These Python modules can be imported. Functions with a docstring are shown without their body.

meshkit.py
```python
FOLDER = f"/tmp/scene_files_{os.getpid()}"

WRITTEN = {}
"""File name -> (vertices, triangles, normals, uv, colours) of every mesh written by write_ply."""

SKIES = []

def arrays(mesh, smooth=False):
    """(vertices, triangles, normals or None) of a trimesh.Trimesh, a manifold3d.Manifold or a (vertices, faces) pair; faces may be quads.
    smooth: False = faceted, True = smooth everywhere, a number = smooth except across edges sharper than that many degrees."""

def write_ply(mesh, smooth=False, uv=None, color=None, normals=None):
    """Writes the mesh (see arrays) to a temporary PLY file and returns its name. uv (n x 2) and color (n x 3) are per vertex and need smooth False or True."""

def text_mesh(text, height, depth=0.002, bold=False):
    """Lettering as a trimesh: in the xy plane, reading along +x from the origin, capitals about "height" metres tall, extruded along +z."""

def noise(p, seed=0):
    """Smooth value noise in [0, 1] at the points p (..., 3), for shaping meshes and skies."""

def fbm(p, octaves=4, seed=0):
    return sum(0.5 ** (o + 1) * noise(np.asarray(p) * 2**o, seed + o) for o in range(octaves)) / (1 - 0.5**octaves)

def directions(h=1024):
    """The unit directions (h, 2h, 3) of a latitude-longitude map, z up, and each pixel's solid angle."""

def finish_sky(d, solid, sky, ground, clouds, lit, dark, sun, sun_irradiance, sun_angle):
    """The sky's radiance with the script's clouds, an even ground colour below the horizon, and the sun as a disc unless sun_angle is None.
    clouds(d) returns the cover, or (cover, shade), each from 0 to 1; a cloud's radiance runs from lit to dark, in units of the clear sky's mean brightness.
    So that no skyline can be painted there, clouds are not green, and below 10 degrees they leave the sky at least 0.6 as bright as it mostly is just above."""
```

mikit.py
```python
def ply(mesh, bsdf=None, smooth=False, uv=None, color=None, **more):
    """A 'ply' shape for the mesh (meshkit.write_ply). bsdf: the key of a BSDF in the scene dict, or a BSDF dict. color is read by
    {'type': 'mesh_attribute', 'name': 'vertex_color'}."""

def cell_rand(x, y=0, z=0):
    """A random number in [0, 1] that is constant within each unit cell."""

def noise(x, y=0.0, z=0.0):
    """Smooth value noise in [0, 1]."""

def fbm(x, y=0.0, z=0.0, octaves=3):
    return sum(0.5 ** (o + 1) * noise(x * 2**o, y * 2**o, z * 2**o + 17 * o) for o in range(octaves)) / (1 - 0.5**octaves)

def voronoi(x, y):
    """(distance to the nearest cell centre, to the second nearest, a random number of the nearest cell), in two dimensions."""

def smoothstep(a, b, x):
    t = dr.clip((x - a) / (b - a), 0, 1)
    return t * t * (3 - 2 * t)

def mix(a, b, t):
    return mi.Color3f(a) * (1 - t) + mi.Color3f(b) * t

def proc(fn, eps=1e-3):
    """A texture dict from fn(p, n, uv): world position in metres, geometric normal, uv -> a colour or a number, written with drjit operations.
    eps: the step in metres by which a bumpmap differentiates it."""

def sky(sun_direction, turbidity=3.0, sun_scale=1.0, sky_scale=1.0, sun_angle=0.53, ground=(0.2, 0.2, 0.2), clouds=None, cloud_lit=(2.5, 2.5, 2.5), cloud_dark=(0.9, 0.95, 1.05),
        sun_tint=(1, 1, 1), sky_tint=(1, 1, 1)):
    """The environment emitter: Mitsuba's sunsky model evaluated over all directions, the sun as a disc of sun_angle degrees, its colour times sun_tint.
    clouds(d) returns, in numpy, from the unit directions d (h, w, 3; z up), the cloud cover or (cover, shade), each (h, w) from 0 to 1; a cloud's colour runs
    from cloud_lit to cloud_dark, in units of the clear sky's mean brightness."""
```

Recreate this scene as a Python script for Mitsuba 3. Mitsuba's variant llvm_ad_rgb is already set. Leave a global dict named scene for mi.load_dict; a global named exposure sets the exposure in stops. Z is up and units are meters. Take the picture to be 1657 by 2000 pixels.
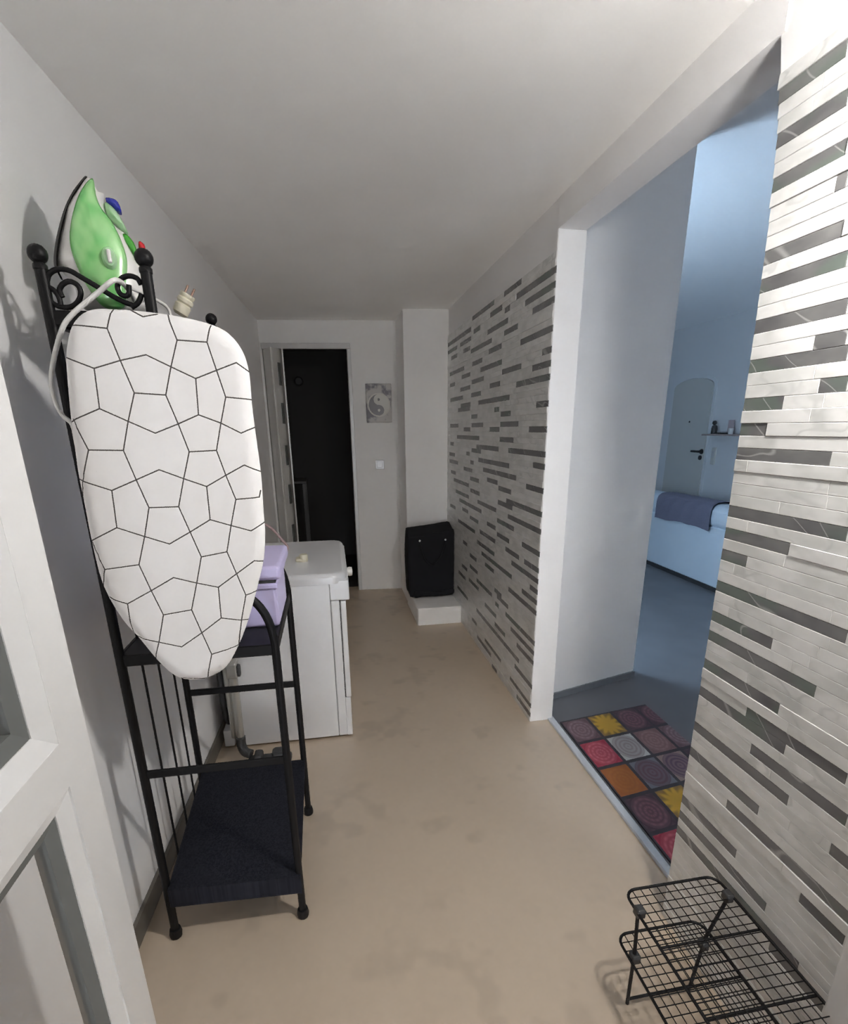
import math, random
import numpy as np
import trimesh, manifold3d as m3, shapely
from shapely.geometry import Polygon, Point, LineString, box as sbox
import drjit as dr
import mitsuba as mi
import mikit, meshkit
from mikit import proc, noise, fbm, smoothstep, mix, cell_rand

rng = random.Random(7)
scene, labels = {}, {}
T = mi.ScalarTransform4f

# ------------------------------------------------------------------ camera, sky, exposure
CAM_R, CAM_U, CAM_F = (0.98495, -0.17253, -0.0102), (0.06155, 0.29496, 0.95353), (0.16151, 0.9398, -0.30114)
CAM_P = (0.0, 0.0, 1.5)
scene['camera'] = {'type': 'perspective', 'fov': 78.5648, 'fov_axis': 'x', 'near_clip': 0.02, 'far_clip': 100.0,
                   'principal_point_offset_y': -0.078187,
                   'to_world': T([[-CAM_R[i], CAM_U[i], CAM_F[i], CAM_P[i]] for i in range(3)] + [[0, 0, 0, 1]])}
def overcast(d):
    return 0.94 + 0.06 * meshkit.fbm(d * 3.0, 3), 0.25 * meshkit.fbm(d * 2.0 + 7, 3)
scene['sky'] = mikit.sky((0.25, 0.70, 0.60), turbidity=4.0, sun_scale=0.0, sky_scale=310.0, ground=(0.45, 0.45, 0.45), clouds=overcast, cloud_lit=(0.95, 1.0, 1.08), cloud_dark=(0.80, 0.86, 0.95), sky_tint=(1.0, 1.0, 0.9))
exposure = 0.0
LAMP_P, LAMP_R, LAMP_RAD = (0.80, 0.62, 2.10), 0.045, 400.0

# ------------------------------------------------------------------ materials
def rgb(c): return {'type': 'rgb', 'value': list(c)}
def srgb(*c): return [((v / 255) / 12.92 if v <= 10 else ((v / 255 + 0.055) / 1.055) ** 2.4) for v in c]
def mat(name, col, rough=0.5, two=True, bump=None, bscale=0.001, **kw):
    b = {'type': 'principled', 'base_color': col if isinstance(col, dict) else rgb(col), 'roughness': rough, **kw}
    if bump is not None: b = {'type': 'bumpmap', 'arbitrary': proc(bump), 'scale': bscale, 'bsdf': b}
    scene[name] = {'type': 'twosided', 'bsdf': b} if two else b
    return name

def f_plaster(p, n, uv):
    return 0.6 * fbm(p.x * 9, p.y * 9, p.z * 9, 3) + 0.4 * fbm(p.x * 60, p.y * 60, p.z * 60, 2)
def c_wall(p, n, uv):
    t = fbm(p.x * 3, p.y * 3, p.z * 3, 3)
    return mix((0.74, 0.735, 0.74), (0.79, 0.785, 0.78), t)
mat('m_wall', proc(c_wall), 0.75, bump=f_plaster, bscale=0.0012)
def c_ceil(p, n, uv):
    t = fbm(p.x * 4, p.y * 4, 2.0, 3)
    return mix((0.83, 0.825, 0.81), (0.88, 0.875, 0.86), t)
def c_wall_brightened(p, n, uv): return mix((0.86, 0.855, 0.85), (0.90, 0.895, 0.885), fbm(p.x * 3, p.y * 3, p.z * 3, 3))
mat('m_wall_brightened', proc(c_wall_brightened), 0.75, bump=f_plaster, bscale=0.0012)  # lighter copy of the wall paint, adds brightness to the dim far end
mat('m_ceil', proc(c_ceil), 0.85, bump=f_plaster, bscale=0.0015)
mat('m_dark_passage', (0.20, 0.17, 0.14), 0.6)  # kept dark so the added passage bounces little light
mat('m_wall_inner', (0.83, 0.84, 0.85), 0.8)
def c_floor(p, n, uv):
    a = fbm(p.x * 3.1, p.y * 3.1, 0.3, 3)
    b = fbm(p.x * 55, p.y * 55, 1.3, 2)
    sp = smoothstep(0.62, 0.85, fbm(p.x * 9 + 5, p.y * 9, 4.0, 3))
    c = mix((0.495, 0.40, 0.305), (0.555, 0.455, 0.355), 0.65 * a + 0.35 * b)
    return c * (1 - 0.10 * sp)
mat('m_floor', proc(c_floor), 0.42, specular=0.4)
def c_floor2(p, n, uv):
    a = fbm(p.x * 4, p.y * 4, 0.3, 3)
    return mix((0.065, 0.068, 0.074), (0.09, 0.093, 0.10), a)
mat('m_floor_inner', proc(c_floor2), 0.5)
mat('m_baseboard', (0.10, 0.09, 0.075), 0.5)
mat('m_baseboard_inner', (0.13, 0.14, 0.15), 0.5)
def marble(off, dark):
    def fn(p, n, uv):
        y, z = p.y + off, p.z + off * 1.7
        w = fbm(y * 7, z * 16, off, 3)
        v = dr.abs(fbm(y * 9 + w * 1.6, z * 15 + w * 2.0, off + 3, 3) - 0.5)
        vein = 1 - smoothstep(0.0, 0.05, v)
        cl = fbm(y * 14, z * 30, off + 9, 3)
        if dark:
            c = mix((0.072, 0.070, 0.077), (0.185, 0.185, 0.18), cl)
            c = mix(c, (0.10, 0.135, 0.11), 0.6 * smoothstep(0.52, 0.72, w))
            v2 = 1 - smoothstep(0.0, 0.016, dr.abs(fbm(y * 8 - z * 9, z * 6 + off, off, 2) - 0.52))
            return mix(c, (0.48, 0.48, 0.47), 0.5 * v2)
        c = mix((0.60, 0.605, 0.59), (0.735, 0.735, 0.725), smoothstep(0.25, 0.7, cl))
        return mix(c, (0.42, 0.43, 0.42), 0.42 * vein * smoothstep(0.42, 0.62, w))
    return fn
for k in range(3): mat(f'm_marble_white_{k}', proc(marble(1.37 * k + 0.4, False)), 0.3, specular=0.5)
for k in range(2): mat(f'm_marble_dark_{k}', proc(marble(2.11 * k + 0.9, True)), 0.32, specular=0.5)
mat('m_grout', (0.42, 0.42, 0.40), 0.8)
mat('m_black_metal', (0.0045, 0.0045, 0.005), 0.45, specular=0.14)
mat('m_shelf_black', (0.007, 0.0073, 0.009), 0.5, specular=0.15)
def c_mat(p, n, uv):
    a = noise(p.x * 260, p.y * 260, 1.0)
    return mix((0.006, 0.0064, 0.009), (0.013, 0.0136, 0.018), a)
mat('m_shelf_mat', proc(c_mat), 0.9, specular=0.1)
mat('m_white_gloss', (0.74, 0.745, 0.765), 0.28, specular=0.5)
mat('m_white_plastic', (0.76, 0.75, 0.73), 0.3)
mat('m_frame_white', (0.66, 0.655, 0.65), 0.3)
mat('m_dark_and_shade', (0.03, 0.03, 0.03), 0.7)  # near black, also for strips that stand for shade in gaps
mat('m_gasket', (0.10, 0.105, 0.10), 0.55)
mat('m_lavender', (0.53, 0.48, 0.74), 0.35)
mat('m_bag', (0.0055, 0.0055, 0.0065), 0.8, specular=0.15)
mat('m_silver', (0.75, 0.75, 0.74), 0.25, metallic=1.0)
mat('m_chrome_grey', (0.46, 0.45, 0.42), 0.3, metallic=0.6)
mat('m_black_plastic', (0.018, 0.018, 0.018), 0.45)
mat('m_cream', (0.66, 0.62, 0.49), 0.4)
mat('m_green', (0.16, 0.55, 0.14), 0.16, specular=0.6, clearcoat=0.6)
def c_tank(p, n, uv):
    t = smoothstep(0.35, 0.75, fbm(p.x * 30 + 3, 0.5, p.z * 16, 3))
    return mix((0.32, 0.66, 0.26), (0.13, 0.52, 0.13), t)
mat('m_tank', proc(c_tank), 0.12, specular=0.6, clearcoat=0.7)
mat('m_green_pale', (0.42, 0.66, 0.40), 0.2, specular=0.6)
mat('m_green_dark', (0.05, 0.30, 0.03), 0.2, specular=0.6)
mat('m_blue', (0.02, 0.025, 0.30), 0.3)
mat('m_red', (0.55, 0.02, 0.03), 0.3)
mat('m_brass', (0.45, 0.30, 0.24), 0.35, metallic=0.8)
mat('m_pink', (0.40, 0.28, 0.29), 0.5)
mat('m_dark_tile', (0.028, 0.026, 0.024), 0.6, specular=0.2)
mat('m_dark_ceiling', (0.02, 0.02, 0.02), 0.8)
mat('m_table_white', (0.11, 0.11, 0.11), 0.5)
mat('m_sofa', (0.47, 0.53, 0.59), 0.5)
def c_throw(p, n, uv):
    return mix((0.07, 0.07, 0.10), (0.105, 0.105, 0.14), noise(p.x * 220, p.y * 220, p.z * 220))
mat('m_throw', proc(c_throw), 0.95)
mat('m_door_grey', (0.70, 0.69, 0.65), 0.5)
mat('m_wood_shelf', (0.36, 0.29, 0.27), 0.5)
mat('m_rosy', (0.55, 0.45, 0.46), 0.6)
mat('m_threshold', (0.50, 0.53, 0.57), 0.3)
scene['m_glass'] = {'type': 'thindielectric', 'int_ior': 1.5}

# ------------------------------------------------------------------ mesh helpers
def put(key, mesh, m, smooth=False, **kw):
    scene[key] = mikit.ply(mesh, m, smooth=smooth, **kw)
    return key
def num(key):
    if key not in _used: _used[key] = 0; return key
    _used[key] += 1
    return f'{key}_{_used[key]:03d}'
_used = {}
def tag(key, label, cat=None, group=None, kind=None):
    d = {'label': label}
    if cat: d['category'] = cat
    if group: d['group'] = group
    if kind: d['kind'] = kind
    labels[key] = d
def plabel(key, label): labels[key] = {'label': label}
def part(holder, name, mesh, m, smooth=False, label=None, **kw):
    k = num(holder + '__' + name)
    put(k, mesh, m, smooth, **kw)
    if label: plabel(k, label)
    return k
def cat(*ms): return trimesh.util.concatenate([x for x in ms])
def bx(x0, x1, y0, y1, z0, z1):
    b = trimesh.creation.box(extents=(x1 - x0, y1 - y0, z1 - z0)); b.apply_translation(((x0 + x1) / 2, (y0 + y1) / 2, (z0 + z1) / 2)); return b
def cbx(x0, x1, y0, y1, z0, z1, c=0.004):
    """chamfered box"""
    lo, hi = np.array([x0, y0, z0]), np.array([x1, y1, z1]); c = min(c, 0.45 * (hi - lo).min()); P = []
    for i in range(8):
        s = np.array([(i >> k) & 1 for k in range(3)]); q = np.where(s, hi, lo).astype(float); d = np.where(s, -1, 1)
        for k in range(3):
            v = q + d * c; v[k] = q[k]; P.append(v)
    return trimesh.convex.convex_hull(np.array(P))
def rbx(x0, x1, y0, y1, z0, z1, r=0.01, n=3):
    s = trimesh.creation.icosphere(subdivisions=n - 1, radius=r).vertices
    P = [s + np.array([a, b, c]) for a in (x0 + r, x1 - r) for b in (y0 + r, y1 - r) for c in (z0 + r, z1 - r)]
    return trimesh.convex.convex_hull(np.vstack(P))
def tube(pts, r, n=10, closed=False, sub=0):
    P = np.asarray(pts, float)
    if sub:
        P = spline(P, sub, closed)
    m = len(P)
    if closed: t = np.roll(P, -1, 0) - np.roll(P, 1, 0)
    else: t = np.gradient(P, axis=0)
    t /= np.linalg.norm(t, axis=1, keepdims=True) + 1e-12
    a = np.array([0, 0, 1.0]) if abs(t[0, 2]) < 0.9 else np.array([1.0, 0, 0])
    u = np.cross(t[0], a); u /= np.linalg.norm(u); rings = []
    rr = np.broadcast_to(r, (m,))
    th = np.arange(n) / n * 2 * np.pi
    for i in range(m):
        u = u - t[i] * (u @ t[i]); u /= np.linalg.norm(u); v = np.cross(t[i], u)
        rings.append(P[i] + rr[i] * (np.cos(th)[:, None] * u + np.sin(th)[:, None] * v))
    V = np.vstack(rings); F = []
    for i in range(m if closed else m - 1):
        j = (i + 1) % m
        for k in range(n):
            l = (k + 1) % n; F += [[i * n + k, i * n + l, j * n + l], [i * n + k, j * n + l, j * n + k]]
    if not closed:
        V = np.vstack([V, P[0], P[-1]]); c0 = m * n
        for k in range(n):
            l = (k + 1) % n; F += [[c0, l, k], [c0 + 1, (m - 1) * n + k, (m - 1) * n + l]]
    return trimesh.Trimesh(V, F, process=False)
def spline(P, sub, closed=False):
    P = np.asarray(P, float); out = []
    n = len(P)
    for i in range(n if closed else n - 1):
        p0 = P[(i - 1) % n] if closed or i > 0 else 2 * P[0] - P[1]
        p1, p2 = P[i], P[(i + 1) % n]
        p3 = P[(i + 2) % n] if closed or i + 2 < n else 2 * P[-1] - P[-2]
        for s in np.arange(sub) / sub:
            out.append(0.5 * (2 * p1 + (p2 - p0) * s + (2 * p0 - 5 * p1 + 4 * p2 - p3) * s * s + (3 * p1 - p0 - 3 * p2 + p3) * s ** 3))
    if not closed: out.append(P[-1])
    return np.array(out)
def lathe(profile, c=(0, 0, 0), axis='z', n=24):
    m = trimesh.creation.revolve(np.asarray(profile, float), sections=n)
    if axis == 'x': m.apply_transform(trimesh.transformations.rotation_matrix(np.pi / 2, [0, 1, 0]))
    if axis == 'y': m.apply_transform(trimesh.transformations.rotation_matrix(-np.pi / 2, [1, 0, 0]))
    m.apply_translation(c); return m
def ball(c, r, s=(1, 1, 1), n=2):
    m = trimesh.creation.icosphere(subdivisions=n, radius=r); m.apply_scale(s); m.apply_translation(c); return m
def ext(poly, h, plane='xy', at=0.0):
    """extrude a shapely polygon; plane names the two axes of the polygon, the third axis runs from at to at + h"""
    gs = [poly] if isinstance(poly, Polygon) else list(poly.geoms)
    m = trimesh.util.concatenate([trimesh.creation.extrude_polygon(g, h, engine='earcut') for g in gs])
    V = m.vertices.copy()
    if plane == 'xy': W = np.stack([V[:, 0], V[:, 1], V[:, 2] + at], 1); flip = False
    if plane == 'xz': W = np.stack([V[:, 0], V[:, 2] + at, V[:, 1]], 1); flip = True
    if plane == 'yz': W = np.stack([V[:, 2] + at, V[:, 0], V[:, 1]], 1); flip = False
    F = m.faces[:, ::-1] if flip else m.faces
    return trimesh.Trimesh(W, F, process=False)
def pillow(pts, y, half, rim=0.0, sub=4, step=0.006, power=0.5, reach=None, closed_spline=True):
    """a body with the given outline in xz, centred on y, its thickness growing from the rim to 2*half inside"""
    P = spline(pts, sub, True) if closed_spline else np.asarray(pts, float)
    poly = Polygon(P).buffer(0)
    if not isinstance(poly, Polygon): poly = max(poly.geoms, key=lambda g: g.area)
    bd = np.array(LineString(poly.exterior.coords).segmentize(step).coords)[:-1]
    x0, z0, x1, z1 = poly.bounds
    gx, gz = np.meshgrid(np.arange(x0, x1, step), np.arange(z0, z1, step)); g = np.stack([gx.ravel() + (np.arange(gx.size) // gx.shape[1] % 2) * step / 2, gz.ravel()], 1)
    inner = poly.buffer(-step * 0.7)
    keep = shapely.contains_xy(inner, g[:, 0], g[:, 1]); g = g[keep]
    al = np.vstack([bd, g])
    from scipy.spatial import Delaunay
    tri = Delaunay(al).simplices
    cen = al[tri].mean(1); tri = tri[shapely.contains_xy(poly, cen[:, 0], cen[:, 1])]
    a, b, c = al[tri[:, 0]], al[tri[:, 1]], al[tri[:, 2]]
    cr = (b[:, 0] - a[:, 0]) * (c[:, 1] - a[:, 1]) - (b[:, 1] - a[:, 1]) * (c[:, 0] - a[:, 0])
    tri[cr < 0] = tri[cr < 0][:, ::-1]
    d = np.array([poly.exterior.distance(Point(q)) for q in al]); d[:len(bd)] = 0
    R = reach or d.max(); t = np.clip(d / R, 0, 1)
    h = rim + (half - rim) * (1 - (1 - t) ** 2) ** power
    n = len(al)
    V = np.vstack([np.stack([al[:, 0], y - h, al[:, 1]], 1), np.stack([al[:, 0], y + h, al[:, 1]], 1)])
    F = np.vstack([tri, tri[:, ::-1] + n]); k = len(bd); i = np.arange(k); j = (i + 1) % k
    side = np.vstack([np.stack([i, i + n, j + n], 1), np.stack([i, j + n, j], 1)])
    m = trimesh.Trimesh(V, np.vstack([F, side]), process=False)
    if not (h[:k] > 1e-6).any(): m.merge_vertices()
    trimesh.repair.fix_normals(m)
    return m

# ------------------------------------------------------------------ measured shapes (metres)
DARK_NEAR = [[11,630,773],[12,699,1150],[14,804,1150],[16,913,1150],[18,630,734],[20,630,971],[22,878,1150],[24,630,701],[25,812,1150],[27,686,934],[29,847,1150],[30,707,967],[32,881,1150],[35,810,1150],[37,935,1150],[40,775,1150],[43,1049,1150],[45,939,1150],[47,822,1150],[52,890,1150],[54,1059,1150],[56,1029,1150],[57,890,949],[59,903,1150],[60,912,981],[62,924,1150],[65,945,1150],[67,965,1150],[70,979,1002],[72,992,1150],[75,1012,1150],[78,1034,1150]]
DARK_FAR = [[0,2878,2982],[1,2300,2511],[2,3007,3352],[3,2300,2634],[4,2799,3160],[5,3358,3500],[7,2300,2566],[9,2499,3385],[9,3625,3966],[11,2747,2957],[12,2300,2549],[13,2929,3182],[14,2300,2659],[14,3707,3929],[15,3335,3606],[16,2300,2757],[16,2883,2956],[17,3027,3395],[17,3656,3829],[18,2712,2929],[19,2840,2982],[19,3368,3587],[22,2300,2723],[22,3406,3592],[23,3005,3202],[24,2300,2511],[24,3667,3799],[25,2674,3289],[26,2300,2401],[27,3003,3409],[28,2300,2692],[29,3461,3966],[30,2300,2500],[30,2567,2804],[30,2987,3345],[32,2740,2968],[32,3381,3610],[32,4054,4245],[33,2300,2545],[33,2989,3185],[33,3647,3831],[35,2672,2976],[35,3312,3933],[37,2300,2782],[37,2995,3414],[37,3639,4054],[39,2711,2970],[39,3365,3606],[40,2300,2819],[40,3645,4126],[42,2740,2970],[42,3387,3620],[42,4059,4224],[43,2987,3205],[44,2300,2523],[44,3561,3806],[45,2665,3300],[45,3973,4287],[46,3530,3618],[47,2790,3415],[47,4086,4289],[48,2300,2444],[48,3640,3733],[49,3355,3588],[50,2300,2816],[50,2988,3470],[50,4135,4254],[52,2737,2975],[52,3402,4025],[54,2300,2521],[54,2982,3177],[54,3633,3820],[55,2671,2972],[55,3316,3599],[55,3985,4269],[57,2791,2972],[57,3452,3611],[58,2300,2442],[58,3000,3094],[59,3642,4000],[60,2828,3443],[60,3635,3918],[62,2300,2731],[62,3385,3630],[62,3851,4261],[63,2991,3201],[64,2300,2515],[64,3651,3933],[65,2665,2970],[65,3325,3618],[66,2300,2403],[66,4104,4276],[67,2977,3410],[67,3656,3897],[69,2300,2693],[69,3369,3611],[69,3822,4289],[70,2992,3241],[72,2739,2957],[72,3179,3652],[73,2300,2547],[73,3670,3856],[73,4038,4241],[74,2896,3273],[75,2300,2651],[75,3648,3958],[75,4041,4370],[76,2871,2958],[76,3431,3590],[77,2300,2781],[77,2995,3226],[77,3643,4370],[79,2712,2979],[79,3152,3629]]
LINES=[[[-0.484,1.7],[-0.418,1.694]],[[-0.404,1.73],[-0.418,1.694],[-0.404,1.636],[-0.388,1.575],[-0.328,1.571],[-0.31,1.625],[-0.291,1.675],[-0.234,1.672],[-0.224,1.704]],[[-0.291,1.675],[-0.304,1.722]],[[-0.507,1.642],[-0.455,1.621],[-0.404,1.636],[-0.354,1.647],[-0.31,1.625],[-0.265,1.603],[-0.222,1.619],[-0.181,1.634],[-0.159,1.618]],[[-0.455,1.621],[-0.459,1.545]],[[-0.523,1.519],[-0.459,1.545],[-0.409,1.52],[-0.36,1.496],[-0.312,1.514],[-0.269,1.532],[-0.226,1.515],[-0.187,1.494],[-0.158,1.506]],[[-0.388,1.575],[-0.409,1.52],[-0.428,1.462],[-0.495,1.464],[-0.514,1.525]],[[-0.328,1.571],[-0.312,1.514],[-0.298,1.457],[-0.242,1.459],[-0.226,1.515],[-0.21,1.567],[-0.222,1.619],[-0.234,1.672]],[[-0.21,1.567],[-0.157,1.562]],[[-0.265,1.603],[-0.269,1.532]],[[-0.495,1.464],[-0.523,1.391],[-0.528,1.37]],[[-0.428,1.462],[-0.413,1.401],[-0.397,1.341],[-0.336,1.341],[-0.317,1.401],[-0.298,1.457]],[[-0.534,1.407],[-0.465,1.38],[-0.413,1.401],[-0.364,1.421],[-0.317,1.401],[-0.272,1.383],[-0.229,1.406],[-0.188,1.427],[-0.154,1.411]],[[-0.465,1.38],[-0.469,1.3]],[[-0.535,1.269],[-0.469,1.3],[-0.416,1.278],[-0.367,1.259],[-0.32,1.284],[-0.274,1.31],[-0.231,1.295],[-0.189,1.281],[-0.157,1.299]],[[-0.242,1.459],[-0.229,1.406],[-0.214,1.353],[-0.164,1.356],[-0.16,1.37]],[[-0.272,1.383],[-0.274,1.31]],[[-0.397,1.341],[-0.416,1.278],[-0.438,1.215],[-0.51,1.208],[-0.53,1.275]],[[-0.336,1.341],[-0.32,1.284],[-0.304,1.226],[-0.247,1.235],[-0.231,1.295],[-0.214,1.353]],[[-0.51,1.208],[-0.524,1.169]],[[-0.438,1.215],[-0.422,1.153],[-0.405,1.093],[-0.342,1.101],[-0.322,1.165],[-0.304,1.226]],[[-0.515,1.141],[-0.477,1.125],[-0.422,1.153],[-0.37,1.181],[-0.322,1.165],[-0.276,1.152],[-0.232,1.182],[-0.189,1.211],[-0.168,1.206]],[[-0.477,1.125],[-0.48,1.044]],[[-0.247,1.235],[-0.232,1.182],[-0.217,1.129],[-0.193,1.135]],[[-0.276,1.152],[-0.279,1.076]],[[-0.473,1.042],[-0.425,1.026],[-0.377,1.01],[-0.327,1.042],[-0.279,1.076],[-0.219,1.064]],[[-0.405,1.093],[-0.425,1.026],[-0.443,0.978]],[[-0.342,1.101],[-0.327,1.042],[-0.312,0.985],[-0.249,1.001],[-0.234,1.067],[-0.217,1.129]],[[-0.312,0.985],[-0.333,0.915]],[[-0.397,0.922],[-0.384,0.927],[-0.33,0.917]],[[-0.372,1.729],[-0.35,1.717],[-0.324,1.723]]]
BOARD=[[-0.484,1.7],[-0.499,1.668],[-0.508,1.636],[-0.514,1.589],[-0.52,1.533],[-0.525,1.463],[-0.528,1.415],[-0.528,1.366],[-0.529,1.268],[-0.524,1.169],[-0.499,1.087],[-0.47,1.036],[-0.44,0.978],[-0.407,0.933],[-0.373,0.918],[-0.332,0.92],[-0.287,0.943],[-0.251,0.997],[-0.219,1.066],[-0.186,1.158],[-0.169,1.214],[-0.16,1.274],[-0.159,1.319],[-0.156,1.406],[-0.159,1.506],[-0.16,1.554],[-0.159,1.616],[-0.168,1.658],[-0.19,1.689],[-0.219,1.705],[-0.262,1.716],[-0.313,1.724],[-0.37,1.729],[-0.404,1.73],[-0.434,1.73],[-0.46,1.722]]
sole=[[-0.502,2.045],[-0.532,2.008],[-0.555,1.971],[-0.574,1.93],[-0.589,1.89],[-0.597,1.857],[-0.593,1.84]]
shell=[[-0.5,2.043],[-0.489,2.031],[-0.482,2.019],[-0.471,2.015],[-0.473,1.983],[-0.46,1.957],[-0.435,1.939],[-0.427,1.913],[-0.42,1.885],[-0.416,1.86],[-0.414,1.823],[-0.422,1.777],[-0.553,1.774],[-0.567,1.819],[-0.584,1.845],[-0.594,1.863],[-0.585,1.898],[-0.57,1.938],[-0.551,1.981],[-0.529,2.009]]
tank=[[-0.489,2.029],[-0.488,1.999],[-0.482,1.976],[-0.465,1.953],[-0.453,1.924],[-0.446,1.894],[-0.446,1.868],[-0.457,1.822],[-0.468,1.781],[-0.514,1.78],[-0.541,1.82],[-0.555,1.864],[-0.558,1.899],[-0.55,1.934],[-0.532,1.977],[-0.511,2.01]]
nose=[[-0.471,1.998],[-0.458,1.991],[-0.449,1.981],[-0.44,1.964],[-0.432,1.941],[-0.443,1.947],[-0.458,1.96],[-0.471,1.97],[-0.473,1.983]]
button=[[-0.469,2.007],[-0.46,2.009],[-0.448,2.007],[-0.442,2.0],[-0.439,1.983],[-0.448,1.985],[-0.458,1.991],[-0.466,1.999]]
grip=[[-0.444,1.935],[-0.433,1.932],[-0.424,1.92],[-0.419,1.904],[-0.417,1.887],[-0.424,1.894],[-0.435,1.909],[-0.442,1.921]]
red=[[-0.412,1.928],[-0.403,1.927],[-0.399,1.921],[-0.397,1.895],[-0.412,1.894]]
c1=[[-0.558,1.798],[-0.55,1.813],[-0.532,1.822],[-0.511,1.82],[-0.49,1.808],[-0.46,1.79],[-0.438,1.776],[-0.414,1.764],[-0.399,1.759]]
c2=[[-0.56,1.797],[-0.563,1.774],[-0.553,1.757],[-0.535,1.751],[-0.517,1.754],[-0.503,1.766],[-0.497,1.781],[-0.501,1.794],[-0.515,1.8],[-0.529,1.794],[-0.537,1.783],[-0.534,1.77]]
c3=[[-0.563,1.792],[-0.548,1.783],[-0.541,1.77],[-0.54,1.755]]
c5=[[-0.376,1.799],[-0.382,1.81],[-0.397,1.814],[-0.413,1.808],[-0.423,1.794],[-0.421,1.781],[-0.412,1.776],[-0.403,1.78],[-0.4,1.797]]
c6=[[-0.377,1.781],[-0.382,1.771],[-0.389,1.762],[-0.402,1.754]]
cord=[[-0.413,1.797],[-0.449,1.774],[-0.476,1.755],[-0.503,1.735],[-0.527,1.711],[-0.549,1.67],[-0.567,1.625],[-0.574,1.595],[-0.573,1.561],[-0.564,1.533],[-0.549,1.514]]

H, HI = 2.3725, 2.80
def xl(y): return -0.7283 + 0.0395 * y
def yb(x): return 4.905 - 0.0876 * x
PITCH = 2.1865 / 80

# ------------------------------------------------------------------ the room
put('wall_left', ext(Polygon([(xl(-0.2), -0.2), (xl(5.2), 5.2), (-1.15, 5.2), (-1.15, -0.2)]), H), 'm_wall'); tag('wall_left', 'pale lavender grey painted wall behind the ironing board', kind='structure')
def shear(m): m.vertices[:, 1] += yb(m.vertices[:, 0]); return m
hole = sbox(-0.515, -0.001, 0.205, 2.178)
pg = sbox(-0.60, 0.0, 1.0, H).difference(sbox(-0.515, -0.01, 0.205, 2.178))
put('wall_back', shear(ext(pg, 0.12, 'xz', 0.0)), 'm_wall_brightened'); tag('wall_back', 'white end wall with a narrow doorway', kind='structure')
put('ceiling', bx(-1.15, 1.084, -0.2, 5.05, H, H + 0.1), 'm_ceil'); tag('ceiling', 'grey white plaster corridor ceiling', kind='structure')
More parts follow.
